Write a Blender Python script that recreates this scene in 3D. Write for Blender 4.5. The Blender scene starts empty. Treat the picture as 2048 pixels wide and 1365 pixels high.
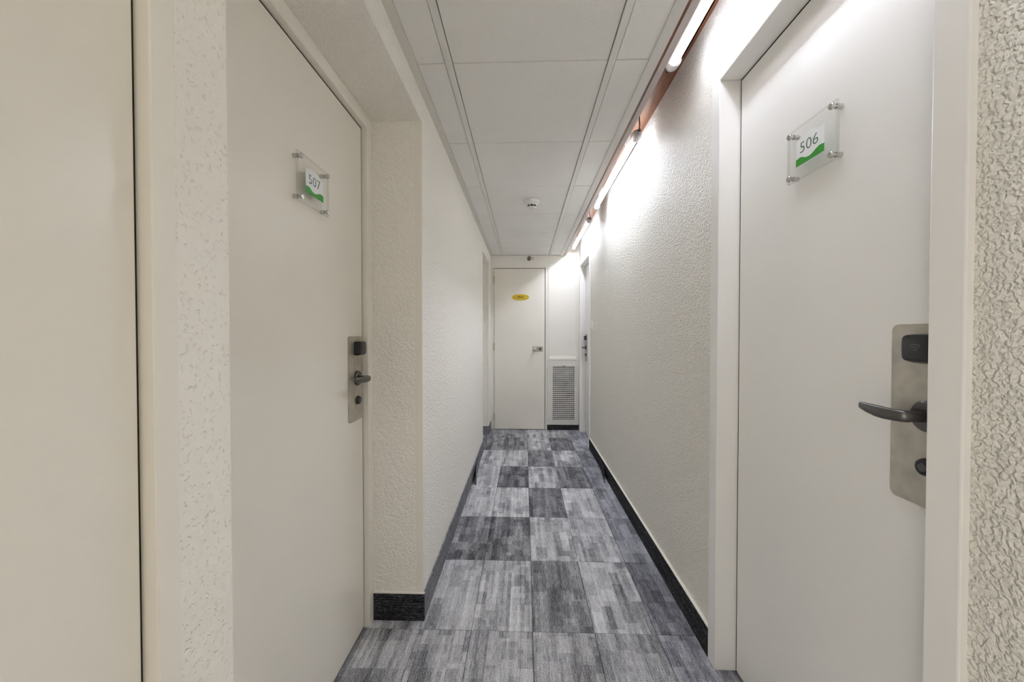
import bpy, bmesh, math, random
from mathutils import Vector, Matrix

# ------------------------------------------------------------------ camera, world, exposure
S = bpy.context.scene
COL = S.collection
F_PX = 785.0
cam_d = bpy.data.cameras.new('camera')
cam_d.sensor_width = 36.0
cam_d.lens = 36.0 * F_PX / 2048.0
cam_d.clip_start = 0.02
cam = bpy.data.objects.new('camera', cam_d)
COL.objects.link(cam)
cam.location = (0, 0, 1.206)
cam.rotation_euler = (math.radians(90) - math.atan(12.5 / F_PX), 0, math.atan(24.5 / F_PX))
S.camera = cam

WORLD = 0.64
w = bpy.data.worlds.new('world'); S.world = w
w.use_nodes = True
w.node_tree.nodes['Background'].inputs[0].default_value = (1, 0.97, 0.92, 1)
w.node_tree.nodes['Background'].inputs[1].default_value = WORLD

S.view_settings.view_transform = 'Standard'
S.view_settings.look = 'None'
S.view_settings.gamma = 1.0
S.view_settings.use_curve_mapping = False
S.view_settings.exposure = 2.55
TUBE_STRENGTH = 9.0
TUBE_COLOR = (0.93, 0.985, 1.10, 1)
S.cycles.max_bounces = 9
S.cycles.glossy_bounces = 3
S.cycles.use_light_tree = False
S.cycles.diffuse_bounces = 7
S.cycles.transparent_max_bounces = 12

random.seed(7)

# ------------------------------------------------------------------ main planes (metres)
XL, XR = -0.427, 0.697        # corridor wall planes
YE, YB = 4.975, -1.50         # end wall, wall behind the viewer, with an unseen side passage added for light
ZC = 2.207                    # ceiling
ZCOVE = 2.405                 # top of the light cove
NX = -0.636                   # back of the left niches

# ------------------------------------------------------------------ materials
def new_mat(name):
    m = bpy.data.materials.new(name); m.use_nodes = True
    nt = m.node_tree
    return m, nt, nt.nodes['Principled BSDF']

def N(nt, typ, **kw):
    n = nt.nodes.new(typ)
    for k, v in kw.items():
        setattr(n, k, v)
    return n

def L(nt, a, b): nt.links.new(a, b)

def math_node(nt, op, a, b=None, clamp=False):
    n = N(nt, 'ShaderNodeMath', operation=op, use_clamp=clamp)
    for i, v in enumerate((a, b)):
        if v is None: continue
        if isinstance(v, (int, float)): n.inputs[i].default_value = v
        else: L(nt, v, n.inputs[i])
    return n.outputs[0]

def noise(nt, vec, scale, detail=2.0, rough=0.5, dist=0.0):
    n = N(nt, 'ShaderNodeTexNoise')
    n.inputs['Scale'].default_value = scale
    n.inputs['Detail'].default_value = detail
    n.inputs['Roughness'].default_value = rough
    n.inputs['Distortion'].default_value = dist
    L(nt, vec, n.inputs['Vector'])
    return n.outputs['Fac']

def position(nt):
    return N(nt, 'ShaderNodeNewGeometry').outputs['Position']

def mapping(nt, vec, scale=(1, 1, 1), loc=(0, 0, 0)):
    n = N(nt, 'ShaderNodeMapping')
    n.inputs['Scale'].default_value = scale
    n.inputs['Location'].default_value = loc
    L(nt, vec, n.inputs['Vector'])
    return n.outputs[0]

def ramp(nt, fac, stops):
    n = N(nt, 'ShaderNodeValToRGB')
    e = n.color_ramp.elements
    while len(e) < len(stops): e.new(0.5)
    for el, (p, c) in zip(e, stops):
        el.position = p
        el.color = c if len(c) == 4 else (*c, 1)
    L(nt, fac, n.inputs[0])
    return n.outputs[0]

def bump(nt, b, height, strength, dist):
    n = N(nt, 'ShaderNodeBump')
    n.inputs['Strength'].default_value = strength
    n.inputs['Distance'].default_value = dist
    L(nt, height, n.inputs['Height'])
    L(nt, n.outputs[0], b.inputs['Normal'])

def plain(name, col, rough=0.5, metal=0.0, spec=0.5, var=0.0, vscale=3.0, bmp=0.0, bscale=60):
    m, nt, b = new_mat(name)
    b.inputs['Base Color'].default_value = (*col, 1)
    b.inputs['Roughness'].default_value = rough
    b.inputs['Metallic'].default_value = metal
    b.inputs['Specular IOR Level'].default_value = spec
    p = position(nt)
    if var:
        f = noise(nt, p, vscale, 1.0)
        d = tuple(c * (1 - var) for c in col); u = tuple(min(1, c * (1 + var)) for c in col)
        L(nt, ramp(nt, f, [(0.3, d), (0.7, u)]), b.inputs['Base Color'])
    if bmp:
        bump(nt, b, noise(nt, p, bscale, 1.0), bmp, 0.002)
    return m

def crepi(name, col, scale, strength, dist, pits=False):
    """rough-cast plaster painted over"""
    m, nt, b = new_mat(name)
    p = position(nt)
    n1 = noise(nt, p, scale, 1.0, 0.4, 0.5)
    n2 = noise(nt, p, scale * 0.45, 0.0)
    mr = N(nt, 'ShaderNodeMapRange', interpolation_type='SMOOTHSTEP')
    if pits:
        mr.inputs['From Min'].default_value = 0.24; mr.inputs['From Max'].default_value = 0.40
    else:
        mr.inputs['From Min'].default_value = 0.28; mr.inputs['From Max'].default_value = 0.74
    L(nt, n1, mr.inputs['Value'])
    h = math_node(nt, 'ADD', mr.outputs[0], math_node(nt, 'MULTIPLY', n2, 0.8))
    bump(nt, b, h, strength, dist)
    b.inputs['Base Color'].default_value = (*col, 1)
    b.inputs['Roughness'].default_value = 0.5
    b.inputs['Specular IOR Level'].default_value = 0.35
    return m

CREAM = (0.80, 0.765, 0.69)
M = {}
M['crepi_r'] = crepi('plaster_right', (0.88, 0.855, 0.785), 138, 0.8, 0.006)
M['crepi_l'] = crepi('plaster_left', (0.93, 0.90, 0.835), 125, 0.5, 0.006)
M['crepi_pit'] = crepi('plaster_flattened', (0.90, 0.87, 0.81), 150, 0.6, 0.003, pits=True)
M['crepi_e'] = crepi('plaster_end', (0.90, 0.875, 0.82), 80, 0.15, 0.004)
M['paint'] = plain('cream_gloss_paint', (0.87, 0.835, 0.76), 0.38)
M['door_l'] = plain('cream_door_paint', (0.87, 0.83, 0.75), 0.34, var=0.03, vscale=1.8)
M['door_r'] = plain('white_door_paint', (0.88, 0.87, 0.85), 0.34, var=0.02, vscale=1.8, bmp=0.14, bscale=55)
M['dark'] = plain('gap_shade_black', (0.02, 0.017, 0.012), 0.9)  # near-black that puts gap shade into the colour of strips, stops and slab
M['slab'] = plain('concrete', (0.3, 0.29, 0.27), 0.9)
M['steel'] = plain('brushed_steel', (0.52, 0.49, 0.43), 0.42, metal=0.7, var=0.12, vscale=30)
M['gunmetal'] = plain('gunmetal', (0.13, 0.125, 0.12), 0.3, metal=0.85)
M['black'] = plain('black_plastic', (0.018, 0.018, 0.02), 0.28)
M['symbol'] = plain('grey_symbol', (0.09, 0.09, 0.095), 0.5)
M['chrome'] = plain('chrome', (0.62, 0.61, 0.6), 0.2, metal=1.0)
M['white'] = plain('white_plastic', (0.8, 0.79, 0.76), 0.4)
M['grid'] = plain('grid_white', (0.80, 0.785, 0.76), 0.5)
M['trimgrey'] = plain('edge_angle', (0.72, 0.69, 0.64), 0.5)
M['grille'] = plain('grille_white', (0.80, 0.785, 0.74), 0.45)
M['filter'] = plain('filter_grey', (0.34, 0.33, 0.32), 0.9, var=0.3, vscale=12)
M['green'] = plain('green_print', (0.035, 0.33, 0.03), 0.5)
M['printwhite'] = plain('white_print', (0.86, 0.88, 0.89), 0.5)
M['numgreen'] = plain('number_print', (0.05, 0.12, 0.085), 0.5)
M['yellow'] = plain('yellow_sign', (0.66, 0.46, 0.02), 0.45)
M['signtext'] = plain('brown_print', (0.11, 0.075, 0.01), 0.5)
M['brass'] = plain('brass_hinge', (0.62, 0.58, 0.47), 0.4, metal=0.3)
M['rail'] = plain('rail_bounce_pink', (0.60, 0.53, 0.51), 0.4)  # pink of light bounced off the wood is mixed into this colour
M['cable'] = plain('cable', (0.05, 0.04, 0.04), 0.5)
M['bronze'] = plain('aged_bronze', (0.16, 0.13, 0.09), 0.5, metal=0.5)

def wood():
    m, nt, b = new_mat('varnished_wood')
    p = position(nt)
    v = mapping(nt, p, (14, 1.3, 14))
    f = noise(nt, v, 2.2, 5.0, 0.6, 1.2)
    c = ramp(nt, f, [(0.25, (0.13, 0.042, 0.016)), (0.55, (0.27, 0.098, 0.035)), (0.8, (0.38, 0.165, 0.065))])
    L(nt, c, b.inputs['Base Color'])
    b.inputs['Roughness'].default_value = 0.28
    return m
M['wood'] = wood()

def tile_mat():
    m, nt, b = new_mat('mineral_tile')
    p = position(nt)
    f = noise(nt, p, 260, 2.0, 0.7)
    g = noise(nt, p, 2.5, 3.0)
    f2 = math_node(nt, 'ADD', math_node(nt, 'MULTIPLY', f, 0.7), math_node(nt, 'MULTIPLY', g, 0.3))
    L(nt, ramp(nt, f2, [(0.3, (0.76, 0.745, 0.72)), (0.5, (0.87, 0.855, 0.83)), (0.7, (0.91, 0.90, 0.88))]), b.inputs['Base Color'])
    b.inputs['Roughness'].default_value = 0.85
    b.inputs['Specular IOR Level'].default_value = 0.2
    bump(nt, b, f, 0.35, 0.002)
    return m
M['ctile'] = tile_mat()

def carpet_mat():
    m, nt, b = new_mat('carpet_tile')
    p = position(nt)
    oi = N(nt, 'ShaderNodeObjectInfo')
    sep = N(nt, 'ShaderNodeSeparateXYZ'); L(nt, p, sep.inputs[0])
    off = math_node(nt, 'MULTIPLY', oi.outputs['Random'], 9.0)
    comb = N(nt, 'ShaderNodeCombineXYZ')          # long axis of the blocks along the corridor
    L(nt, math_node(nt, 'ADD', sep.outputs[1], off), comb.inputs[0])
    L(nt, math_node(nt, 'ADD', sep.outputs[0], math_node(nt, 'MULTIPLY', off, 0.37)), comb.inputs[1])
    def bricks(wd, ht, offs, freq, sq):
        n = N(nt, 'ShaderNodeTexBrick')
        n.offset = offs; n.offset_frequency = freq; n.squash = sq; n.squash_frequency = 3
        n.inputs['Color1'].default_value = (0, 0, 0, 1)
        n.inputs['Color2'].default_value = (1, 1, 1, 1)
        n.inputs['Mortar'].default_value = (0.25, 0.25, 0.25, 1)
        n.inputs['Scale'].default_value = 1.0
        n.inputs['Mortar Size'].default_value = 0.0007
        n.inputs['Mortar Smooth'].default_value = 0.3
        n.inputs['Brick Width'].default_value = wd
        n.inputs['Row Height'].default_value = ht
        L(nt, comb.outputs[0], n.inputs['Vector'])
        return n.outputs['Color']
    b1 = bricks(0.21, 0.043, 0.37, 2, 1.6)
    b2 = bricks(0.34, 0.016, 0.29, 2, 0.6)
    b3 = bricks(0.085, 0.061, 0.45, 2, 1.0)
    # threads
    thr = noise(nt, mapping(nt, p, (260, 26, 10)), 1.0, 2.0, 0.6)
    loop = noise(nt, mapping(nt, p, (330, 230, 10)), 1.0, 1.0, 0.6)
    big = noise(nt, mapping(nt, p, (34, 4, 1)), 1.0, 3.0, 0.6)
    tone = N(nt, 'ShaderNodeSeparateColor'); L(nt, oi.outputs['Color'], tone.inputs[0])
    t = tone.outputs[0]; blue = tone.outputs[2]; cont = tone.outputs[1]
    def c(v, k): return math_node(nt, 'MULTIPLY', math_node(nt, 'SUBTRACT', v, 0.5), k)
    var = math_node(nt, 'ADD', math_node(nt, 'ADD', c(b1, 0.30), c(b2, 0.20)), c(b3, 0.22))
    var = math_node(nt, 'MULTIPLY', var, cont)
    fine = math_node(nt, 'ADD', math_node(nt, 'ADD', c(thr, 0.75), c(loop, 0.95)), c(big, 0.35))
    v = math_node(nt, 'ADD', math_node(nt, 'ADD', t, var), fine, clamp=True)
    col = ramp(nt, v, [(0.0, (0.06, 0.06, 0.066)), (0.35, (0.27, 0.27, 0.285)), (0.65, (0.56, 0.56, 0.575)), (1.0, (0.85, 0.85, 0.86))])
    mix = N(nt, 'ShaderNodeMix', data_type='RGBA', blend_type='MULTIPLY')
    L(nt, blue, mix.inputs['Factor'])
    L(nt, col, mix.inputs['A']); mix.inputs['B'].default_value = (0.78, 0.82, 1.0, 1)
    L(nt, mix.outputs['Result'], b.inputs['Base Color'])
    b.inputs['Roughness'].default_value = 0.95
    b.inputs['Specular IOR Level'].default_value = 0.1
    bump(nt, b, math_node(nt, 'ADD', thr, loop), 0.5, 0.003)
    return m
M['carpet'] = carpet_mat()

def plinth_mat(name, lo, mid, hi):
    m, nt, b = new_mat(name)
    p = position(nt)
    a = noise(nt, mapping(nt, p, (60, 60, 300)), 1.0, 3.0, 0.7)
    s = noise(nt, mapping(nt, p, (8, 8, 120)), 1.0, 2.0, 0.5)
    v = math_node(nt, 'ADD', math_node(nt, 'MULTIPLY', a, 0.7), math_node(nt, 'MULTIPLY', s, 0.3))
    L(nt, ramp(nt, v, [(0.35, lo), (0.52, mid), (0.72, hi)]), b.inputs['Base Color'])
    b.inputs['Roughness'].default_value = 0.95
    b.inputs['Specular IOR Level'].default_value = 0.1
    bump(nt, b, a, 0.6, 0.003)
    return m
M['plinth'] = plinth_mat('carpet_plinth', (0.006, 0.006, 0.008), (0.035, 0.035, 0.04), (0.24, 0.24, 0.25))
M['plinth_lit'] = plinth_mat('carpet_plinth_lit', (0.08, 0.08, 0.09), (0.24, 0.24, 0.26), (0.5, 0.5, 0.52))  # lighter copy of the plinth, with the stronger light in its colour

def acrylic(name, tint, amount):
    m = bpy.data.materials.new(name); m.use_nodes = True
    nt = m.node_tree; nt.nodes.clear()
    out = N(nt, 'ShaderNodeOutputMaterial')
    tr = N(nt, 'ShaderNodeBsdfTransparent'); tr.inputs[0].default_value = (*tint, 1)
    gl = N(nt, 'ShaderNodeBsdfGlossy'); gl.inputs['Roughness'].default_value = 0.03
    fr = N(nt, 'ShaderNodeFresnel'); fr.inputs[0].default_value = 1.49
    mx = N(nt, 'ShaderNodeMixShader')
    front = math_node(nt, 'SUBTRACT', 1.0, N(nt, 'ShaderNodeNewGeometry').outputs['Backfacing'])
    L(nt, math_node(nt, 'MULTIPLY', math_node(nt, 'MULTIPLY', fr.outputs[0], amount), front), mx.inputs[0])
    L(nt, tr.outputs[0], mx.inputs[1]); L(nt, gl.outputs[0], mx.inputs[2])
    L(nt, mx.outputs[0], out.inputs[0])
    return m
M['acrylic'] = acrylic('clear_acrylic', (0.985, 0.987, 0.985), 1.0)
M['acrylic_edge'] = acrylic('acrylic_edge', (0.86, 0.88, 0.86), 1.0)
M['clearcap'] = plain('frosted_cap', (0.5, 0.48, 0.47), 0.25)

def screen_mat(name, tint):
    m = bpy.data.materials.new(name); m.use_nodes = True
    nt = m.node_tree; nt.nodes.clear()
    out = N(nt, 'ShaderNodeOutputMaterial'); tr = N(nt, 'ShaderNodeBsdfTransparent')
    tr.inputs[0].default_value = (*tint, 1)
    L(nt, tr.outputs[0], out.inputs[0])
    return m
M['added_light_screen'] = screen_mat('light_screen_tint', (0.5, 0.5, 0.5))  # for added strips that cut tube light towards the right wall

def emit(name, col, strength):
    m = bpy.data.materials.new(name); m.use_nodes = True
    nt = m.node_tree; nt.nodes.clear()
    out = N(nt, 'ShaderNodeOutputMaterial'); e = N(nt, 'ShaderNodeEmission')
    e.inputs[0].default_value = col; e.inputs[1].default_value = strength
    L(nt, e.outputs[0], out.inputs[0])
    return m
M['tube'] = [emit('fluorescent_tube', TUBE_COLOR, TUBE_STRENGTH * k) for k in (1.15, 1.9, 1.4)]

# ------------------------------------------------------------------ mesh helpers
def BM(): return bmesh.new()

def bx(bm, x0, x1, y0, y1, z0, z1, mi=0):
    vs = [bm.verts.new((x, y, z)) for z in (z0, z1) for y in (y0, y1) for x in (x0, x1)]
    fs = []
    for q in ((0, 2, 3, 1), (4, 5, 7, 6), (0, 1, 5, 4), (2, 6, 7, 3), (0, 4, 6, 2), (1, 3, 7, 5)):
        f = bm.faces.new([vs[i] for i in q]); f.material_index = mi; fs.append(f)
    return vs, fs

def bevel(bm, off, seg=2):
    bmesh.ops.bevel(bm, geom=list(bm.edges), offset=off, offset_type='OFFSET', segments=seg, profile=0.5, affect='EDGES', clamp_overlap=True)

def box_bm(x0, x1, y0, y1, z0, z1, bev=0.0, seg=2):
    bm = BM(); bx(bm, x0, x1, y0, y1, z0, z1)
    if bev: bevel(bm, bev, seg)
    return bm

def prism(bm, poly, axis, a, b, mi=0):
    """poly: 2-D points, extruded along axis ('x','y','z') from a to b"""
    def P(u, v, t):
        return {'x': (t, u, v), 'y': (u, t, v), 'z': (u, v, t)}[axis]
    A = [bm.verts.new(P(u, v, a)) for u, v in poly]
    B = [bm.verts.new(P(u, v, b)) for u, v in poly]
    n = len(poly)
    bm.faces.new(A).material_index = mi; bm.faces.new(B[::-1]).material_index = mi
    for i in range(n):
        bm.faces.new((A[i], B[i], B[(i + 1) % n], A[(i + 1) % n])).material_index = mi

def loft(bm, rings, cap=True, closed=True):
    R = [[bm.verts.new(p) for p in r] for r in rings]
    n = len(R[0])
    for a, b in zip(R, R[1:]):
        for i in range(n if closed else n - 1):
            bm.faces.new((a[i], a[(i + 1) % n], b[(i + 1) % n], b[i]))
    if cap:
        bm.faces.new(R[0][::-1]); bm.faces.new(R[-1])

def ring(c, u, v, a, b, n=16, p=2.0):
    c, u, v = Vector(c), Vector(u), Vector(v)
    out = []
    for i in range(n):
        t = 2 * math.pi * i / n
        cs, sn = math.cos(t), math.sin(t)
        e = 2.0 / p
        out.append(c + u * (a * math.copysign(abs(cs) ** e, cs)) + v * (b * math.copysign(abs(sn) ** e, sn)))
    return out

def cyl(bm, c, axis, r, l0, l1, n=20, r2=None):
    axis = Vector(axis).normalized()
    u = axis.orthogonal().normalized(); v = axis.cross(u)
    c = Vector(c)
    loft(bm, [ring(c + axis * l0, u, v, r, r, n), ring(c + axis * l1, u, v, r2 or r, r2 or r, n)])

def lathe(bm, c, axis, prof, n=28):
    """prof: (radius, distance along axis)"""
    axis = Vector(axis).normalized()
    u = axis.orthogonal().normalized(); v = axis.cross(u); c = Vector(c)
    loft(bm, [ring(c + axis * d, u, v, max(r, 1e-4), max(r, 1e-4), n) for r, d in prof])

def tube(bm, pts, r, n=8):
    pts = [Vector(p) for p in pts]
    rings = []
    for i, p in enumerate(pts):
        d = (pts[min(i + 1, len(pts) - 1)] - pts[max(i - 1, 0)]).normalized()
        u = d.orthogonal().normalized(); v = d.cross(u)
        rings.append(ring(p, u, v, r, r, n))
    loft(bm, rings)

def obj(name, bm, mat, parent=None, smooth=False, mats=None):
    me = bpy.data.meshes.new(name)
    bmesh.ops.recalc_face_normals(bm, faces=bm.faces[:])
    bm.to_mesh(me); bm.free()
    for mm in (mats or [mat]): me.materials.append(mm)
    if smooth:
        me.shade_smooth()
        try: me.set_sharp_from_angle(angle=math.radians(35))
        except Exception: pass
    o = bpy.data.objects.new(name, me); COL.objects.link(o)
    if parent:
        o.parent = parent
        o.matrix_parent_inverse = Matrix.Translation(-parent.location)
    return o

def empty(name, loc):
    o = bpy.data.objects.new(name, None); COL.objects.link(o)
    o.empty_display_size = 0.05; o.location = loc
    return o

def tag(o, label, cat, group=None):
    o['label'] = label; o['category'] = cat
    if group: o['group'] = group
    return o

def struct(o, label, cat):
    o['kind'] = 'structure'; o['label'] = label; o['category'] = cat
    return o

# ------------------------------------------------------------------ floor and carpet tiles
bm = BM(); bx(bm, -0.75, 0.9, YB - 0.2, 5.2, -0.12, -0.008)
floor = struct(obj('floor', bm, M['slab']), 'corridor floor laid with grey patterned carpet tiles', 'floor')

CX = [-0.660, XL - 0.001, -0.215, 0.035, 0.285, 0.535, 0.765]
L_, D_, M_ = (0.60, 1.1), (0.24, 0.8), (0.44, 1.0)
rows = {   # row start -> tones of the columns from left to right
    1.076: [M_, (0.50, .9), (0.42, .9), (0.52, .9), (0.42, .8)],
    1.576: [(0.56, 1), L_, (0.32, .8), (0.56, 1.1), (0.30, .8)],
    2.077: [(0.30, .9), D_, L_, (0.55, 1), (0.40, .8)],
    2.577: [(0.58, 1), L_, D_, (0.58, 1), (0.42, .8)],
    3.077: [(0.56, 1), (0.20, .8), L_, (0.25, .8), (0.47, .9)],
    3.577: [(0.58, 1), (0.56, 1), (0.26, .8), L_, (0.36, .8)],
    4.077: [(0.31, .8), (0.27, .8), (0.56, 1), (0.24, .8), (0.50, .9)],
    4.577: [(0.40, .8), (0.38, .8), (0.55, 1), (0.54, 1), (0.40, .8)],
}
def carpet_mesh(wd, ln):
    b_ = BM(); bx(b_, 0.0008, wd - 0.0008, 0.0008, ln - 0.0008, -0.009, 0.0)
    bmesh.ops.bevel(b_, geom=[e for e in b_.edges if all(v.co.z > -0.001 for v in e.verts)], offset=0.0012, segments=1, affect='EDGES')
    bmesh.ops.recalc_face_normals(b_, faces=b_.faces[:])
    me = bpy.data.meshes.new('carpet_tile'); b_.to_mesh(me); b_.free()
    me.materials.append(M['carpet'])
    return me
cache = {}
y = 1.076
starts = [1.076 - 0.5 * k for k in range(5, 0, -1)] + list(rows)
for y in starts:
    ln = min(0.5, YE - y) if y > 4.4 else 0.5
    tones = rows.get(y)
    for ci in range(6):
        if ci == 0:   # niche floors only
            if not (y > 0.0 and y < 2.0 or y > 3.5): continue
        x0, x1 = CX[ci], CX[ci + 1]
        key = (ci, round(ln, 3))
        if key not in cache: cache[key] = carpet_mesh(x1 - x0, ln)
        o = bpy.data.objects.new('carpet_tile', cache[key]); COL.objects.link(o)
        o.location = (x0, y, 0); o.parent = floor
        if tones: t, k = tones[max(ci - 1, 0)]
        else: t, k = random.choice([L_, D_, M_])
        o.color = (t, k, 0.4 if ci == 5 else (0.12 if ci == 4 else 0.05), 1)

# ------------------------------------------------------------------ walls
ZT = 2.60
bm = BM()
bx(bm, -0.90, XL, -0.50, -0.335, -0.1, ZT)              # behind the viewer, up to the passage added to let in light
bx(bm, -0.90, XL, YB, -0.50, 2.20, ZT)  # lintel over the opening made for soft light
bx(bm, -0.90, XL, -0.335, 0.470, 2.11, ZT)              # over the near door
bx(bm, -0.90, XL, 0.556, 1.628, 2.092, ZT)              # over the niche of 507
bx(bm, -0.90, NX - 0.004, 0.556, 0.702, -0.1, 2.092)            # back of the niche, near side
bx(bm, -0.90, XL, 1.628, 4.035, -0.1, ZT)
bx(bm, -0.90, XL, 4.035, 4.690, 2.068, ZT)
bx(bm, -0.90, XL, 4.690, 5.20, -0.1, ZT)
bx(bm, -0.90, -0.80, -0.335, 4.69, -0.1, ZT)            # closes the openings behind the doors
bx(bm, -0.90, XL, 0.470, 0.556, -0.1, ZT, 1)            # strip between near door and niche
wall_left = struct(obj('wall_left', bm, None, mats=[M['crepi_l'], M['crepi_pit']]), 'cream rough-plastered corridor wall on the left with door niches', 'wall')

D506 = dict(y0=0.688, y1=1.412, z=2.097, fw=0.056)
DFAR = dict(y0=4.205, y1=4.872, z=2.050, fw=0.050)
bm = BM()
bx(bm, XR, 1.05, YB, D506['y0'] - D506['fw'], -0.1, ZT)
bx(bm, XR, 1.05, D506['y0'] - D506['fw'], D506['y1'] + D506['fw'], D506['z'] + 0.05, ZT)
bx(bm, XR, 1.05, D506['y1'] + D506['fw'], DFAR['y0'] - DFAR['fw'], -0.1, ZT)
bx(bm, XR, 1.05, DFAR['y0'] - DFAR['fw'], DFAR['y1'] + DFAR['fw'], DFAR['z'] + 0.05, ZT)
bx(bm, XR, 1.05, DFAR['y1'] + DFAR['fw'], 5.2, -0.1, ZT)
bx(bm, 0.86, 1.05, 0.5, 5.0, -0.1, ZT)
wall_right = struct(obj('wall_right', bm, M['crepi_r']), 'cream coarse-textured plaster wall on the right under the tube lights', 'wall')

EDX0, EDX1, EDZ = -0.386, 0.266, 2.048
bm = BM()
bx(bm, -0.9, EDX0 - 0.02, YE, 5.2, -0.1, ZT)
bx(bm, EDX1 + 0.022, 1.05, YE, 5.2, -0.1, ZT)
bx(bm, EDX0 - 0.02, EDX1 + 0.022, YE, 5.2, EDZ + 0.024, ZT)
bx(bm, EDX0 - 0.02, EDX1 + 0.022, 5.06, 5.2, -0.1, EDZ + 0.024)
wall_end = struct(obj('wall_back', bm, M['crepi_e']), 'cream end wall of the corridor around the narrow door', 'wall')

bm = BM(); bx(bm, -0.9, 1.05, YB - 0.12, YB, -0.1, ZT)
struct(obj('wall_front', bm, M['crepi_l']), 'cream wall closing the corridor behind the viewer', 'wall')

# smooth corner bead on the niche edges
def corner_bead(name, ya, z1, label):
    b_ = BM()
    prism(b_, [(XL - 0.027, ya - 0.0015), (XL + 0.001, ya - 0.0015), (XL + 0.001, ya + 0.020), (XL - 0.001, ya + 0.020), (XL - 0.001, ya + 0.001), (XL - 0.027, ya + 0.001)], 'z', 0.118, z1)
    o_ = obj(name, b_, M['paint'])
    return struct(o_, label, 'trim')
corner_bead('trim_1', 1.628, 2.092, 'smooth painted corner bead on the niche edge beside door 507')
corner_bead('trim_2', 4.690, 2.068, 'smooth painted corner bead on the far left niche edge')

# ------------------------------------------------------------------ ceiling
bm = BM()
bx(bm, -0.75, 0.470, YB, YE, ZC + 0.020, ZC + 0.20)
ceiling = struct(obj('ceiling', bm, M['dark']), 'suspended ceiling of white mineral tiles in a white grid', 'ceiling')  # slab coloured dark as shade behind the tile gaps
TX = [XL + 0.0005, -0.279, 0.320, 0.452]     # grid lines
ty = [1.463 + 0.605 * k for k in range(-4, 6)]
TW = 0.012
def ctile_mesh(wd, ln):
    b_ = BM(); vs, fs = bx(b_, 0, wd, 0, ln, 0, 0.016)
    bmesh.ops.bevel(b_, geom=[e for e in b_.edges if all(v.co.z < 0.001 for v in e.verts)], offset=0.0015, segments=1, affect='EDGES')
    bmesh.ops.recalc_face_normals(b_, faces=b_.faces[:])
    me = bpy.data.meshes.new('ceiling_tile'); b_.to_mesh(me); b_.free(); me.materials.append(M['ctile'])
    return me
cache = {}
edges_y = ty + [YE + 0.012]
for r in range(len(edges_y) - 1):
    ya, yb = edges_y[r] + 0.0022, edges_y[r + 1] - 0.0022
    for c in range(3):
        xa = TX[c] + (0.030 if c == 0 else TW + 0.003); xb = TX[c + 1] - (TW + 0.003)
        if c == 2: xb = TX[3] + 0.002
        key = (c, round(yb - ya, 3))
        if key not in cache: cache[key] = ctile_mesh(xb - xa, yb - ya)
        o = bpy.data.objects.new('ceiling_tile', cache[key]); COL.objects.link(o)
        o.location = (xa, ya, ZC + 0.004); o.parent = ceiling
for xg in TX[1:3]:
    b_ = BM(); bx(b_, xg - TW, xg + TW, YB, YE, ZC, ZC + 0.02)
    obj('main_runner', b_, M['grid'], ceiling)
for yy in ty:
    for c in range(3):
        xa = TX[c] + (0.03 if c == 0 else TW); xb = TX[c + 1] - (TW if c < 2 else 0)
        b_ = BM(); bx(b_, xa, xb, yy - 0.0022, yy + 0.0022, ZC + 0.0190, ZC + 0.0205)
        obj('cross_runner', b_, M['grid'], ceiling)
# edge angles
b_ = BM(); prism(b_, [(XL, ZC - 0.004), (XL + 0.029, ZC - 0.004), (XL + 0.029, ZC + 0.006), (XL + 0.031, ZC + 0.006), (XL + 0.031, ZC + 0.02), (XL, ZC + 0.02)], 'y', YB, YE)
obj('edge_angle', b_, M['trimgrey'], ceiling)
b_ = BM(); prism(b_, [(0.454, ZC - 0.002), (0.486, ZC - 0.012), (0.488, ZC + 0.02), (0.454, ZC + 0.02)], 'y', YB, YE)
obj('edge_angle', b_, M['grid'], ceiling)
b_ = BM(); bx(b_, XL + 0.03, 0.486, YE - 0.018, YE, ZC - 0.003, ZC + 0.02)
obj('edge_angle', b_, M['trimgrey'], ceiling)

# light cove: wooden boards beside the ceiling edge
bm = BM(); bx(bm, 0.470, XR + 0.002, YB, YE, ZCOVE, ZCOVE + 0.05)
struct(obj('trim_3', bm, M['wood']), 'varnished brown wooden board closing the light cove above the tubes', 'board')
bm = BM(); bx(bm, 0.4885, 0.501, YB, YE, ZC + 0.004, ZCOVE)
struct(obj('trim_4', bm, M['wood']), 'dark brown wooden side board between ceiling edge and light rail', 'board')
bm = BM(); prism(bm, [(0.503, ZC + 0.003), (0.527, ZC - 0.001), (0.527, ZCOVE), (0.503, ZCOVE)], 'y', YB, YE)
struct(obj('trim_5', bm, M['rail']), 'pale painted rail shielding the tube lights along the ceiling edge', 'rail')

# ------------------------------------------------------------------ baseboards (carpet strips)
def strip(name, segs, label, mat):
    b_ = BM()
    for s in segs:
        bx(b_, *s)
    return struct(obj(name, b_, mat), label, 'baseboard')
BH = 0.112
strip('baseboard_left', [(XL, XL + 0.007, 1.628, 4.035, 0, BH)], 'carpet baseboard coloured lit grey along the left corridor wall', M['plinth_lit'])
strip('baseboard_niche', [(NX, XL + 0.007, 1.620, 1.628, 0, BH + 0.004)], 'black carpet baseboard on the niche side beside door 507', M['plinth'])
strip('baseboard_far', [(NX, XL + 0.006, 4.683, 4.690, 0, 0.108), (XL, XL + 0.006, 4.690, YE, 0, 0.108)], 'short carpet baseboard coloured lit grey in the far left niche', M['plinth_lit'])
strip('baseboard_right', [(XR - 0.012, XR, 1.468, 4.155, 0, BH)], 'black carpet baseboard along the right textured wall', M['plinth'])
strip('baseboard_back', [(0.290, XR, YE - 0.010, YE, 0, 0.066)], 'black baseboard strip under the vent panel on the end wall', M['plinth'])
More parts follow.
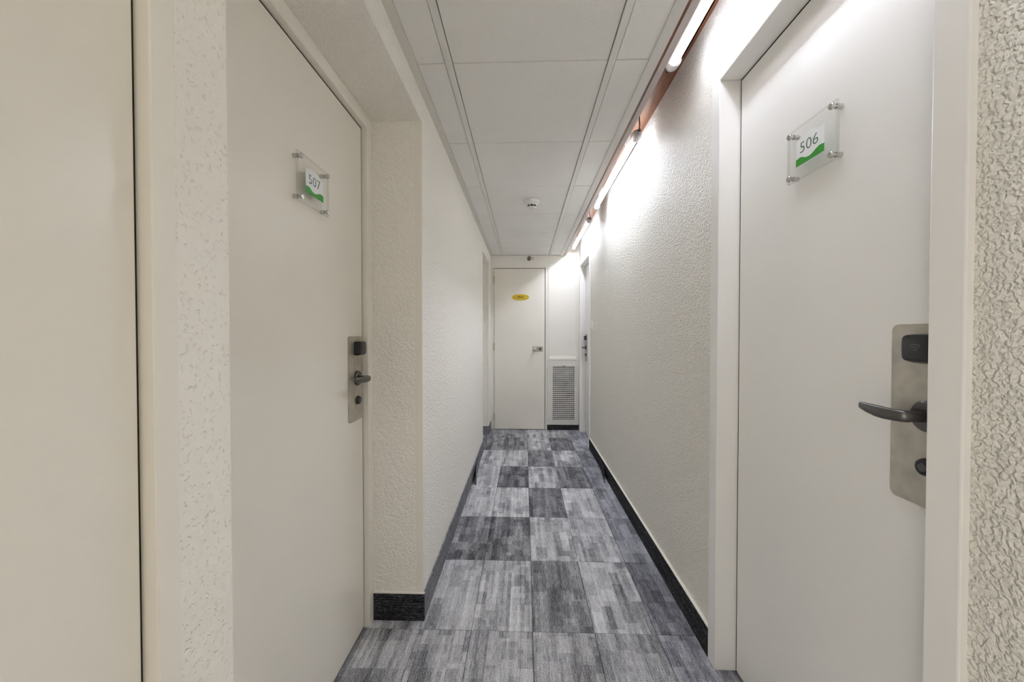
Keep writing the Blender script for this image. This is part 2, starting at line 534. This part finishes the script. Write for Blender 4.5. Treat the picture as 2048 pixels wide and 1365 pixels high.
# thin pale sealing bead along their tops
def bead(name, pts, label):
    b_ = BM()
    for s in pts: bx(b_, *s)
    return struct(obj(name, b_, M['paint']), label, 'trim')
bead('trim_6', [(XR - 0.0128, XR, 1.468, 4.155, BH, BH + 0.0025)], 'thin pale bead on top of the right carpet baseboard')
bead('trim_7', [(NX, XL + 0.008, 1.618, 1.628, BH + 0.004, BH + 0.008)], 'thin pale bead on top of the niche baseboard beside door 507')

# loose carpet ends curling off the walls
def flap(name, x, y0, y1, s, z1, label, mat):
    b_ = BM(); n = 6; A = []
    for i in range(n + 1):
        t = i / n; yy = y0 + (y1 - y0) * t; d = 0.010 + 0.030 * (1 - t) ** 2
        A.append((x + s * d, yy))
    poly = A + [(px + s * 0.004, py) for px, py in A[::-1]]
    prism(b_, poly, 'z', 0.001, z1)
    return tag(obj(name, b_, mat), label, 'carpet strip')
flap('carpet_offcut', XL, 3.12, 3.60, 1, 0.085, 'loose carpet strip coloured lit grey curling off the left wall foot', M['plinth_lit'])
flap('carpet_offcut', XR - 0.002, 3.20, 3.62, -1, 0.080, 'loose dark carpet strip curling off the right wall foot', M['plinth'])

# ------------------------------------------------------------------ doors
def lever_set(parent, xf, out, yc, z0, h, hd, ll=0.104):
    """electronic lock on a steel plate; out = direction away from the door, hd = towards the hinges along y"""
    yp0, yp1 = yc - 0.064, yc + 0.064
    b_ = BM()
    r = 0.014; poly = []
    for cx_, cz_, a0 in ((yp1 - r, z0 + h - r, 0), (yp0 + r, z0 + h - r, 90), (yp0 + r, z0 + r, 180), (yp1 - r, z0 + r, 270)):
        for k in range(5):
            a = math.radians(a0 + 22.5 * k); poly.append((cx_ + r * math.cos(a), cz_ + r * math.sin(a)))
    prism(b_, poly, 'x', xf, xf + out * 0.004)
    plate = obj('lock_plate', b_, M['steel'], parent)
    yc = yc - hd * 0.011
    def sub(name, bmx, mat, smooth=True):
        o_ = obj(name, bmx, mat, None, smooth)
        o_.parent = plate
        return o_
    xs = xf + out * 0.004
    U = Vector((0, 1, 0)); V = Vector((0, 0, 1))
    # card reader
    zr = z0 + h - 0.047
    b_ = BM()
    loft(b_, [ring((xs, yc, zr), U, V, 0.031, 0.028, 24, 5), ring((xs + out * 0.012, yc, zr), U, V, 0.031, 0.028, 24, 5),
              ring((xs + out * 0.024, yc, zr + 0.001), U, V, 0.029, 0.025, 24, 5), ring((xs + out * 0.026, yc, zr + 0.001), U, V, 0.025, 0.021, 24, 5)])
    sub('card_reader', b_, M['black'])
    b_ = BM()
    for k in range(3):
        rr = 0.006 + 0.005 * k; pts = []
        for j in range(7):
            a = math.radians(90 - 40 + 80 * j / 6)
            pts.append((xs + out * 0.0262, yc + rr * math.cos(a) * 0.9, zr - 0.008 + rr * math.sin(a)))
        tube(b_, pts, 0.0009, 6)
    sub('contactless_symbol', b_, M['symbol'])
    # rosette and lever
    zl = z0 + h * 0.50
    b_ = BM(); lathe(b_, (xs, yc, zl), (out, 0, 0), [(0.029, 0), (0.029, 0.006), (0.026, 0.009), (0.012, 0.010)])
    sub('rosette', b_, M['gunmetal'])
    b_ = BM()
    X = lambda d: xs + out * d
    rings = []
    for d in (0.004, 0.020, 0.034):
        rings.append(ring((X(d), yc, zl), U, V, 0.0115, 0.0105, 16))
    dirs = []
    # turning from the neck into the blade
    for k in range(1, 5):
        a = math.radians(22.5 * k)
        c = Vector((X(0.034) + out * 0.016 * math.sin(a), yc + hd * 0.016 * (1 - math.cos(a)), zl))
        t = Vector((out * math.cos(a), hd * math.sin(a), 0))
        side = Vector((-hd * math.sin(a) * out * out, out * math.cos(a), 0)).normalized()
        side = V.cross(t).normalized()
        if side.dot(U) < 0: side = -side
        rings.append(ring(c, side, V, 0.0115 - 0.001 * k, 0.0115, 16, 2.6))
    base = Vector((X(0.050), yc + hd * 0.016, zl))
    sideb = Vector((-hd * out, 0, 0))
    if hd * out > 0: sideb = Vector((-1, 0, 0))
    else: sideb = Vector((1, 0, 0))
    # orient like the last turning ring
    t = Vector((0, hd, 0)); s2 = V.cross(t).normalized()
    sref = Vector((out, 0, 0))
    last = V.cross(Vector((out * math.cos(math.radians(67.5)), hd * math.sin(math.radians(67.5)), 0)))
    if last.dot(U) < 0: s2 = -s2
    for d, a, b2, dz, dx in ((0.19 * ll, 0.0078, 0.0120, 0.0, 0.0), (0.43 * ll, 0.0072, 0.0118, 0.0005, -0.001), (0.72 * ll, 0.0064, 0.0098, 0.0025, -0.003), (0.96 * ll, 0.0058, 0.0072, 0.0045, -0.006), (ll, 0.0042, 0.0055, 0.0048, -0.0065)):
        rings.append(ring(base + Vector((out * dx, hd * d, dz)), s2, V, a, b2, 16, 3.0))
    loft(b_, rings)
    sub('lever_handle', b_, M['gunmetal'])
    # key cylinder
    zc = z0 + 0.078
    b_ = BM(); lathe(b_, (xs, yc, zc), (out, 0, 0), [(0.017, 0), (0.017, 0.004), (0.0145, 0.010), (0.010, 0.012), (0.009, 0.010), (0.004, 0.010)])
    sub('key_cylinder', b_, M['black'])
    b_ = BM(); cyl(b_, (xs, yc, zc), (out, 0, 0), 0.0085, 0.008, 0.0115, 16)
    sub('key_core', b_, M['gunmetal'])

def niche_door(name, y0, y1, ztop, zout, label, fw=0.052, yn0=None, yn1=None):
    """door at the back of a left niche (opens to +x)"""
    root = struct(empty(name, (NX, (y0 + y1) / 2, 0)), label, 'door')
    a0 = yn0 if yn0 is not None else y0 - fw
    a1 = yn1 if yn1 is not None else y1 + fw
    for (ya, yb) in ((a0, y0), (y1, a1)):
        obj('jamb', box_bm(NX - 0.10, NX, ya, yb, 0, zout, 0.0015, 1), M['paint'], root)
    obj('head_jamb', box_bm(NX - 0.10, NX, y0, y1, ztop, zout, 0.0015, 1), M['paint'], root)
    bs = BM()
    bx(bs, NX - 0.10, NX - 0.060, y0, y0 + 0.014, 0, ztop); bx(bs, NX - 0.10, NX - 0.060, y1 - 0.014, y1, 0, ztop)
    bx(bs, NX - 0.10, NX - 0.060, y0, y1, ztop - 0.014, ztop)
    obj('door_stop', bs, M['dark'], root)
    obj('leaf', box_bm(NX - 0.060, NX - 0.022, y0 + 0.0045, y1 - 0.006, 0.006, ztop - 0.006, 0.0012, 1), M['door_l'], root)
    bs = BM()
    bx(bs, NX - 0.060, NX - 0.024, y1 - 0.006, y1, 0, ztop); bx(bs, NX - 0.060, NX - 0.024, y0, y0 + 0.0045, 0, ztop); bx(bs, NX - 0.060, NX - 0.024, y0, y1, ztop - 0.006, ztop)
    obj('gap_shade', bs, M['dark'], root)  # dark strips set in the leaf gaps as shade
    return root
d507 = niche_door('door_1', 0.770, 1.580, 2.043, 2.092, 'cream room door 507 recessed in the left niche with steel card lock', yn0=0.702, yn1=1.628)
lever_set(d507, NX - 0.022, 1, 1.506, 0.872, 0.328, -1)
dfarl = niche_door('door_6', 4.085, 4.640, 2.020, 2.068, 'cream door inside the far left niche near the end wall', yn0=4.035, yn1=4.690)

def right_door(name, d, xface, label):
    y0, y1, z, fw = d['y0'], d['y1'], d['z'], d['fw']
    xf = 0.684
    root = struct(empty(name, (xf, (y0 + y1) / 2, 0)), label, 'door')
    for (ya, yb) in ((y0 - fw, y0), (y1, y1 + fw)):
        obj('jamb', box_bm(xf, 0.86, ya, yb, 0, z + 0.05, 0.003, 2), M['door_r'], root)
    obj('head_jamb', box_bm(xf, 0.86, y0, y1, z, z + 0.05, 0.003, 2), M['door_r'], root)
    bs = BM()
    bx(bs, xface + 0.040, 0.86, y0, y0 + 0.015, 0, z); bx(bs, xface + 0.040, 0.86, y1 - 0.015, y1, 0, z); bx(bs, xface + 0.040, 0.86, y0, y1, z - 0.015, z)
    obj('door_stop', bs, M['dark'], root)
    obj('leaf', box_bm(xface, xface + 0.040, y0 + 0.004, y1 - 0.005, 0.006, z - 0.005, 0.0012, 1), M['door_r'], root)
    bs = BM()
    bx(bs, xface + 0.001, xface + 0.040, y1 - 0.005, y1, 0, z); bx(bs, xface + 0.001, xface + 0.040, y0, y0 + 0.004, 0, z); bx(bs, xface + 0.001, xface + 0.040, y0, y1, z - 0.005, z)
    obj('gap_shade', bs, M['dark'], root)  # shade round the leaf, given as near-black strips
    return root
d506 = right_door('door_2', D506, 0.757, 'white room door 506 on the right with steel card lock and lever')
lever_set(d506, 0.757, -1, 0.764, 0.880, 0.347, 1, 0.080)
dfar = right_door('door_4', DFAR, 0.757, 'white door at the far right beside the end wall')
lever_set(dfar, 0.757, -1, 4.795, 0.885, 0.330, -1)

# near left door
root = struct(empty('door_5', (XL, 0.05, 0)), 'cream door at the left edge, closest to the viewer', 'door')
for (ya, yb) in ((-0.335, -0.300), (0.4385, 0.470)):
    obj('jamb', box_bm(XL - 0.12, XL + 0.0015, ya, yb, 0, 2.11, 0.002, 2), M['paint'], root)
obj('head_jamb', box_bm(XL - 0.12, XL + 0.0015, -0.300, 0.4385, 2.06, 2.11, 0.002, 2), M['paint'], root)
bs = BM(); bx(bs, XL - 0.12, XL - 0.055, 0.424, 0.4385, 0, 2.06); bx(bs, XL - 0.12, XL - 0.055, -0.30, -0.285, 0, 2.06)
obj('door_stop', bs, M['dark'], root)
bs = BM(); bx(bs, XL - 0.055, XL - 0.018, 0.4350, 0.4385, 0, 2.06)
obj('gap_shade', bs, M['dark'], root)  # near-black strip standing in for shade at the leaf edge
obj('leaf', box_bm(XL - 0.055, XL - 0.014, -0.296, 0.4350, 0.006, 2.056, 0.004, 3), M['door_l'], root, True)

# end door
root = struct(empty('door_3', (-0.06, YE, 0)), 'narrow cream service door in the end wall with yellow sign', 'door')
obj('jamb', box_bm(EDX0 - 0.020, EDX0, YE - 0.006, YE + 0.085, 0, EDZ + 0.024, 0.0015, 1), M['paint'], root)
obj('jamb', box_bm(EDX1, EDX1 + 0.022, YE - 0.006, YE + 0.085, 0, EDZ + 0.024, 0.0015, 1), M['paint'], root)
obj('head_jamb', box_bm(EDX0, EDX1, YE - 0.006, YE + 0.085, EDZ, EDZ + 0.024, 0.0015, 1), M['paint'], root)
leaf = obj('leaf', box_bm(EDX0 + 0.005, EDX1 - 0.007, YE - 0.002, YE + 0.038, 0.006, EDZ - 0.007, 0.0012, 1), M['door_l'], root)
bs = BM(); bx(bs, EDX0, EDX1, YE + 0.040, YE + 0.085, 0, EDZ)
obj('door_stop', bs, M['dark'], root)  # dark sheet behind the leaf, gives the gaps their shade by colour
for zh in (1.905, 1.055, 0.165):
    b_ = BM(); cyl(b_, (EDX0 + 0.001, YE - 0.010, zh), (0, 0, 1), 0.0075, -0.048, 0.048, 14)
    cyl(b_, (EDX0 + 0.001, YE - 0.010, zh), (0, 0, 1), 0.0045, -0.055, 0.055, 10)
    bx(b_, EDX0 - 0.012, EDX0 + 0.014, YE - 0.0085, YE - 0.0055, zh - 0.045, zh + 0.045)
    obj('hinge', b_, M['brass'], root, True)
plate = obj('lock_plate', box_bm(0.106, 0.236, YE - 0.008, YE - 0.002, 0.993, 1.059, 0.003, 2), M['steel'], root)
def psub(name, bmx, mat):
    o_ = obj(name, bmx, mat, None, True); o_.parent = plate; return o_
b_ = BM(); lathe(b_, (0.134, YE - 0.008, 1.026), (0, -1, 0), [(0.018, 0), (0.016, 0.010), (0.015, 0.030), (0.024, 0.040), (0.026, 0.052), (0.020, 0.062), (0.006, 0.065)])
psub('door_knob', b_, M['chrome'])
b_ = BM(); lathe(b_, (0.200, YE - 0.008, 1.026), (0, -1, 0), [(0.018, 0), (0.018, 0.004), (0.014, 0.007), (0.009, 0.007)])
psub('keyhole_ring', b_, M['gunmetal'])
b_ = BM(); bx(b_, 0.198, 0.202, YE - 0.0165, YE - 0.014, 1.018, 1.034)
psub('key_slot', b_, M['black'])
bx_ = BM(); bx(bx_, 0.172, 0.174, YE - 0.0086, YE - 0.0078, 0.994, 1.058)
psub('plate_seam', bx_, M['gunmetal'])

# ------------------------------------------------------------------ text helper
def text_mesh(txt, height, thin=-0.014):
    cu = bpy.data.curves.new('lettering', 'FONT')
    cu.body = txt; cu.size = 1.0; cu.resolution_u = 4; cu.offset = thin
    to = bpy.data.objects.new('lettering_tmp', cu); COL.objects.link(to)
    dg = bpy.context.evaluated_depsgraph_get()
    me = bpy.data.meshes.new_from_object(to.evaluated_get(dg))
    bpy.data.objects.remove(to)
    xs = [v.co.x for v in me.vertices]; ys = [v.co.y for v in me.vertices]
    sc = height / (max(ys) - min(ys)); cx_, cy_ = (max(xs) + min(xs)) / 2, (max(ys) + min(ys)) / 2
    return me, sc, cx_, cy_, (max(xs) - min(xs))

def place_text(name, txt, width, height, center, right, normal, mat, parent, thin=-0.014):
    me, sc, cx_, cy_, w0 = text_mesh(txt, height, thin)
    sx = width / w0
    right = Vector(right); normal = Vector(normal); center = Vector(center)
    for v in me.vertices:
        p = center + right * ((v.co.x - cx_) * sx) + Vector((0, 0, 1)) * ((v.co.y - cy_) * sc)
        v.co = p
    b_ = BM(); b_.from_mesh(me)
    bmesh.ops.solidify(b_, geom=b_.faces[:], thickness=0.0003)
    bpy.data.meshes.remove(me)
    o_ = obj(name, b_, mat, parent)
    return o_

# ------------------------------------------------------------------ room number plates
def number_plate(txt, xdoor, out, yc, zc, label):
    """clear acrylic plate on four steel standoffs"""
    right = Vector((0, out, 0))          # reading direction along the door
    root = tag(empty('room_number_plate', (xdoor, yc, zc)), label, 'sign', 'acrylic room number plates')
    W, Hh, gap, th = 0.172, 0.139, 0.014, 0.008
    xa, xb = xdoor + out * gap, xdoor + out * (gap + th)
    b_ = BM(); bx(b_, min(xa, xb), max(xa, xb), yc - W / 2, yc + W / 2, zc - Hh / 2, zc + Hh / 2)
    for f in b_.faces:
        f.normal_update()
        f.material_index = 0 if abs(f.normal.x) > 0.5 else 1
    pl = obj('acrylic_panel', b_, None, root, mats=[M['acrylic'], M['acrylic_edge']])
    for sy in (-1, 1):
        for sz in (-1, 1):
            b_ = BM()
            lathe(b_, (xdoor, yc + sy * (W / 2 - 0.012), zc + sz * (Hh / 2 - 0.012)), (out, 0, 0),
                  [(0.0065, 0), (0.0065, gap), (0.004, gap), (0.004, gap + th), (0.0078, gap + th), (0.0078, gap + th + 0.0045), (0.0066, gap + th + 0.006), (0.001, gap + th + 0.0062)], 20)
            obj('standoff_screw', b_, M['chrome'], root, True)
    def wave_poly(lower, upper, n=24):
        """u along reading direction -0.05..0.05, returns y/z loop"""
        P_ = []
        for i in range(n + 1):
            u = -0.05 + 0.1 * i / n; P_.append((yc + right.y * u, zc + lower(i / n)))
        for i in range(n, -1, -1):
            u = -0.05 + 0.1 * i / n; P_.append((yc + right.y * u, zc + upper(i / n)))
        return P_
    def sm(t): t = max(0, min(1, t)); return t * t * (3 - 2 * t)
    gtop = lambda t: -0.0165 + 0.0018 * sm(t / .2) * (1 - sm((t - .2) / .2)) - 0.0085 * sm((t - .12) / .33) + 0.0105 * sm((t - .5) / .36) - 0.002 * sm((t - .86) / .14)
    wtop = lambda t: 0.032 + 0.0095 * math.sin(math.pi * min(1, t / 0.85)) ** 1.4 * (1 if t < .85 else 0) - 0.003 * sm((t - .7) / .2) * (1 - sm((t - .88) / .12))
    xp = xb + out * 0.0002
    b_ = BM(); prism(b_, wave_poly(gtop, wtop), 'x', xp, xp + out * 0.0002)
    obj('white_print', b_, M['printwhite'], root)
    b_ = BM(); prism(b_, wave_poly(lambda t: -0.036, gtop), 'x', xp, xp + out * 0.0003)
    obj('green_wave_print', b_, M['green'], root)
    place_text('room_number', txt, 0.064, 0.027, (xp + out * 0.0007, yc + right.y * -0.002, zc + 0.0085), right, (out, 0, 0), M['numgreen'], root)
    return root
number_plate('507', NX - 0.022, 1, 1.180, 1.659, 'clear acrylic plate reading 507 with green wave on the left door')
number_plate('506', 0.757, -1, 1.043, 1.694, 'clear acrylic plate reading 506 with green wave on the right door')

# ------------------------------------------------------------------ tube lights
def tube_light(xc, y0, y1, zc, label, ti):
    root = tag(empty('tube_light', (xc, (y0 + y1) / 2, zc)), label, 'light', 'tube lights in the cove')
    r = 0.0175
    b_ = BM(); cyl(b_, (xc, y0, zc), (0, 1, 0), r, 0, y1 - y0, 14)
    obj('glowing_tube', b_, M['tube'][ti], root, True)
    # housing shell on the upper left of the tube
    b_ = BM()
    R0, R1 = 0.0225, 0.0255
    prof = []
    n = 14; a0, a1 = math.radians(62), math.radians(215)      # angle from straight down towards the ceiling side
    for i in range(n + 1):
        a = a0 + (a1 - a0) * i / n; prof.append((xc - R1 * math.sin(a), zc - R1 * math.cos(a)))
    for i in range(n, -1, -1):
        a = a0 + (a1 - a0) * i / n; prof.append((xc - R0 * math.sin(a), zc - R0 * math.cos(a)))
    A = [b_.verts.new((u, y0 - 0.01, v)) for u, v in prof]; B = [b_.verts.new((u, y1 + 0.01, v)) for u, v in prof]
    k = len(prof)
    for i in range(k):
        b_.faces.new((A[i], B[i], B[(i + 1) % k], A[(i + 1) % k]))
    for i in range(n):
        b_.faces.new((A[i], A[i + 1], A[k - 2 - i], A[k - 1 - i])); b_.faces.new((B[i], B[k - 1 - i], B[k - 2 - i], B[i + 1]))
    obj('housing', b_, M['white'], root, True)
    # dimming strip added on the wall side so less light hits the wall
    a_end = 364 if ti == 0 else 346
    b_ = BM()
    ra = []
    for yy in (y0 - 0.004, y1 + 0.004):
        rr = []
        for i in range(13):
            a = math.radians(213 + (a_end - 213) * i / 12); rr.append((xc - 0.0225 * math.sin(a), yy, zc - 0.0225 * math.cos(a)))
        for i in range(12, -1, -1):
            a = math.radians(213 + (a_end - 213) * i / 12); rr.append((xc - 0.0240 * math.sin(a), yy, zc - 0.0240 * math.cos(a)))
        ra.append(rr)
    R_ = [[b_.verts.new(p) for p in r_] for r_ in ra]
    for i in range(26):
        b_.faces.new((R_[0][i], R_[0][(i + 1) % 26], R_[1][(i + 1) % 26], R_[1][i]))
    obj('added_light_screen', b_, M['added_light_screen'], root, True)
    # rounded end caps
    for ye, s in ((y0, -1), (y1, 1)):
        b_ = BM()
        lathe(b_, (xc, ye, zc), (0, s, 0), [(0.024, -0.004), (0.027, 0.0), (0.027, 0.020), (0.025, 0.034), (0.019, 0.046), (0.011, 0.054), (0.002, 0.056)], 24)
        obj('end_cap', b_, M['clearcap'], root, True)
        b_ = BM(); cyl(b_, (xc, ye + s * 0.054, zc), (0, s, 0), 0.009, 0, 0.020, 12)
        obj('cable_gland', b_, M['gunmetal'], root, True)
    for yy in (y0 + 0.16, y1 - 0.16):
        b_ = BM(); bx(b_, xc - 0.012, xc + 0.012, yy - 0.012, yy + 0.012, zc + 0.0225, ZCOVE)
        obj('hanger', b_, M['white'], root)
    b_ = BM()
    ys = y0 - 0.072
    tube(b_, [(xc, ys, zc), (xc - 0.006, ys - 0.03, zc + 0.012), (xc - 0.02, ys - 0.07, zc + 0.04), (0.53, ys - 0.12, zc + 0.08)], 0.0035, 8)
    obj('cable', b_, M['cable'], root, True)
    return root
tube_light(0.584, 0.430, 1.560, 2.276, 'lit tube light closest to the viewer, above door 506', 0)
tube_light(0.601, 2.165, 3.295, 2.276, 'lit tube light in the middle of the wooden cove', 1)
tube_light(0.606, 3.722, 4.845, 2.276, 'lit tube light farthest away, beside the end wall', 2)

# ------------------------------------------------------------------ smoke detector
root = tag(empty('smoke_detector', (0.055, 2.955, ZC)), 'round white smoke detector on the ceiling tile', 'smoke detector')
zt = ZC + 0.0035
b_ = BM(); lathe(b_, (0.055, 2.955, zt), (0, 0, -1), [(0.055, 0), (0.058, 0.002), (0.058, 0.012), (0.055, 0.020), (0.044, 0.024)], 36)
obj('base', b_, M['white'], root, True)
b_ = BM(); lathe(b_, (0.055, 2.955, zt), (0, 0, -1), [(0.044, 0.022), (0.045, 0.026), (0.041, 0.036), (0.030, 0.0365)], 36)
obj('body', b_, M['white'], root, True)
b_ = BM(); lathe(b_, (0.055, 2.955, zt), (0, 0, -1), [(0.031, 0.030), (0.031, 0.053)], 32)
obj('sensor_chamber', b_, M['black'], root, True)
b_ = BM(); lathe(b_, (0.055, 2.955, zt), (0, 0, -1), [(0.035, 0.051), (0.036, 0.053), (0.033, 0.060), (0.022, 0.065), (0.004, 0.066)], 36)
obj('cap', b_, M['white'], root, True)
for k in range(8):
    a = math.radians(45 * k + 22)
    b_ = BM(); cyl(b_, (0.055 + 0.035 * math.cos(a), 2.955 + 0.035 * math.sin(a), zt), (0, 0, -1), 0.0022, 0.034, 0.053, 8)
    obj('rib', b_, M['white'], root)

# ------------------------------------------------------------------ sprinkler on the end wall
root = tag(empty('sprinkler_head', (0.062, YE, 2.166)), 'small bronze sprinkler head above the end door', 'sprinkler')
b_ = BM(); lathe(b_, (0.062, YE, 2.166), (0, -1, 0), [(0.026, 0), (0.024, 0.005), (0.012, 0.008), (0.010, 0.022), (0.013, 0.024), (0.013, 0.032)], 20)
obj('escutcheon', b_, M['bronze'], root, True)
for s in (-1, 1):
    b_ = BM(); tube(b_, [(0.062 + s * 0.010, YE - 0.03, 2.166), (0.062 + s * 0.017, YE - 0.042, 2.166), (0.062 + s * 0.012, YE - 0.056, 2.166), (0.062, YE - 0.064, 2.166)], 0.003, 8)
    obj('frame_arm', b_, M['bronze'], root, True)
b_ = BM(); cyl(b_, (0.062, YE - 0.032, 2.166), (0, -1, 0), 0.003, 0, 0.030, 8)
obj('glass_bulb', b_, M['brass'], root, True)
b_ = BM()
for k in range(8):
    a = math.radians(45 * k)
    u, v = math.cos(a), math.sin(a)
    poly = [(0.062 + u * 0.004 - v * 0.003, 2.166 + v * 0.004 + u * 0.003), (0.062 + u * 0.024 - v * 0.005, 2.166 + v * 0.024 + u * 0.005), (0.062 + u * 0.024 + v * 0.005, 2.166 + v * 0.024 - u * 0.005), (0.062 + u * 0.004 + v * 0.003, 2.166 + v * 0.004 - u * 0.003)]
    prism(b_, poly, 'y', YE - 0.0655, YE - 0.0635)
cyl(b_, (0.062, YE - 0.063, 2.166), (0, -1, 0), 0.010, 0, 0.003, 14)
obj('deflector', b_, M['bronze'], root)
b_ = BM(); bx(b_, 0.074, 0.118, YE - 0.012, YE, 2.152, 2.182); bevel(b_, 0.003, 2)
obj('side_bracket', b_, M['brass'], root)

# ------------------------------------------------------------------ yellow oval sign
root = tag(empty('door_sign', (-0.047, YE - 0.002, 1.680)), 'yellow oval sign with dark lettering on the end door', 'sign')
b_ = BM()
loft(b_, [ring((-0.047, YE - 0.002, 1.680), (1, 0, 0), (0, 0, 1), 0.107, 0.038, 40, 2.4), ring((-0.047, YE - 0.005, 1.680), (1, 0, 0), (0, 0, 1), 0.107, 0.038, 40, 2.4), ring((-0.047, YE - 0.006, 1.680), (1, 0, 0), (0, 0, 1), 0.104, 0.035, 40, 2.4)])
obj('oval_plate', b_, M['yellow'], root)
place_text('lettering', 'PRIVE', 0.072, 0.024, (-0.043, YE - 0.0068, 1.682), (1, 0, 0), (0, -1, 0), M['signtext'], root, 0.02)

# ------------------------------------------------------------------ moulding and vent panel on the end wall
bm = BM()
mx0, mx1, mz0, mz1 = 0.300, 0.668, 0.892, 2.186
for (x0, x1, z0, z1) in ((mx0, mx0 + 0.020, mz0, mz1), (mx1 - 0.020, mx1, mz0, mz1), (mx0 + 0.02, mx1 - 0.02, mz1 - 0.018, mz1)):
    bx(bm, x0, x1, YE - 0.006, YE, z0, z1)
prism(bm, [(YE, mz0 - 0.004), (YE - 0.014, mz0 - 0.004), (YE - 0.014, mz0 + 0.010), (YE - 0.002, mz0 + 0.046), (YE, mz0 + 0.046)], 'x', mx0 + 0.02, mx1 - 0.02)
struct(obj('trim_8', bm, M['paint']), 'white painted moulding framing the wall panel right of the end door', 'trim')

root = tag(empty('vent_panel', (0.48, YE, 0.067)), 'white vent panel with slatted grille low on the end wall', 'vent')
px0, px1, pz0, pz1, py = 0.290, 0.676, 0.068, 0.878, YE - 0.018
gx0, gx1, gz0, gz1 = 0.345, 0.645, 0.111, 0.828
bm = BM()
bx(bm, px0, gx0 + 0.006, py, YE, pz0, pz1); bx(bm, gx1 - 0.006, px1, py, YE, pz0, pz1)
bx(bm, gx0 + 0.006, gx1 - 0.006, py, YE, pz0, gz0 + 0.006); bx(bm, gx0 + 0.006, gx1 - 0.006, py, YE, gz1 - 0.006, pz1)
obj('panel', bm, M['grille'], root)
bm = BM(); bx(bm, gx0, gx1, YE - 0.003, YE, gz0, gz1)
obj('filter', bm, M['filter'], root)
bm = BM()
fwid = 0.014
bx(bm, gx0, gx0 + fwid, py - 0.008, py, gz0, gz1); bx(bm, gx1 - fwid, gx1, py - 0.008, py, gz0, gz1)
bx(bm, gx0 + fwid, gx1 - fwid, py - 0.008, py, gz0, gz0 + 0.022); bx(bm, gx0 + fwid, gx1 - fwid, py - 0.008, py, gz1 - 0.018, gz1)
obj('grille_frame', bm, M['grille'], root)
ox0, ox1, oz0, oz1 = gx0 + fwid, gx1 - fwid, gz0 + 0.022, gz1 - 0.018
ns = 27
sl = None
for k in range(ns):
    z = oz0 + (oz1 - oz0) * (k + 0.5) / ns
    if sl is None:
        b_ = BM(); prism(b_, [(py - 0.005, 0.003), (py - 0.003, 0.0075), (py + 0.010, -0.003), (py + 0.009, -0.0065)], 'x', ox0, ox1)
        sl = obj('slat', b_, M['grille'], root); first = sl
    else:
        sl = first.copy(); COL.objects.link(sl)
    sl.location.z = z
nb = 11
vb = None
for k in range(1, nb):
    x = ox0 + (ox1 - ox0) * k / nb
    if vb is None:
        b_ = BM(); bx(b_, -0.0015, 0.0015, py + 0.002, py + 0.008, oz0, oz1)
        vb = obj('vertical_bar', b_, M['grille'], root); firstb = vb
    else:
        vb = firstb.copy(); COL.objects.link(vb)
    vb.location.x = x
for zl in (0.775, 0.46, 0.145):
    b_ = BM(); lathe(b_, (px0 + 0.016, py, zl), (0, -1, 0), [(0.011, 0), (0.011, 0.004), (0.008, 0.008), (0.002, 0.009)], 14)
    obj('turn_catch', b_, M['white'], root, True)
b_ = BM(); bx(b_, 0.485, 0.515, py - 0.009, py - 0.006, oz1 - 0.006, oz1 + 0.003)
obj('grille_clip', b_, M['gunmetal'], root)

# ------------------------------------------------------------------ light switch on the right wall
root = tag(empty('light_switch', (XR, 4.05, 1.30)), 'small white light switch on the right wall before the far door', 'light switch')
obj('cover_plate', box_bm(XR - 0.010, XR, 4.010, 4.090, 1.258, 1.342, 0.003, 2), M['white'], root)
obj('rocker', box_bm(XR - 0.014, XR - 0.009, 4.028, 4.072, 1.276, 1.324, 0.002, 2), M['white'], root)
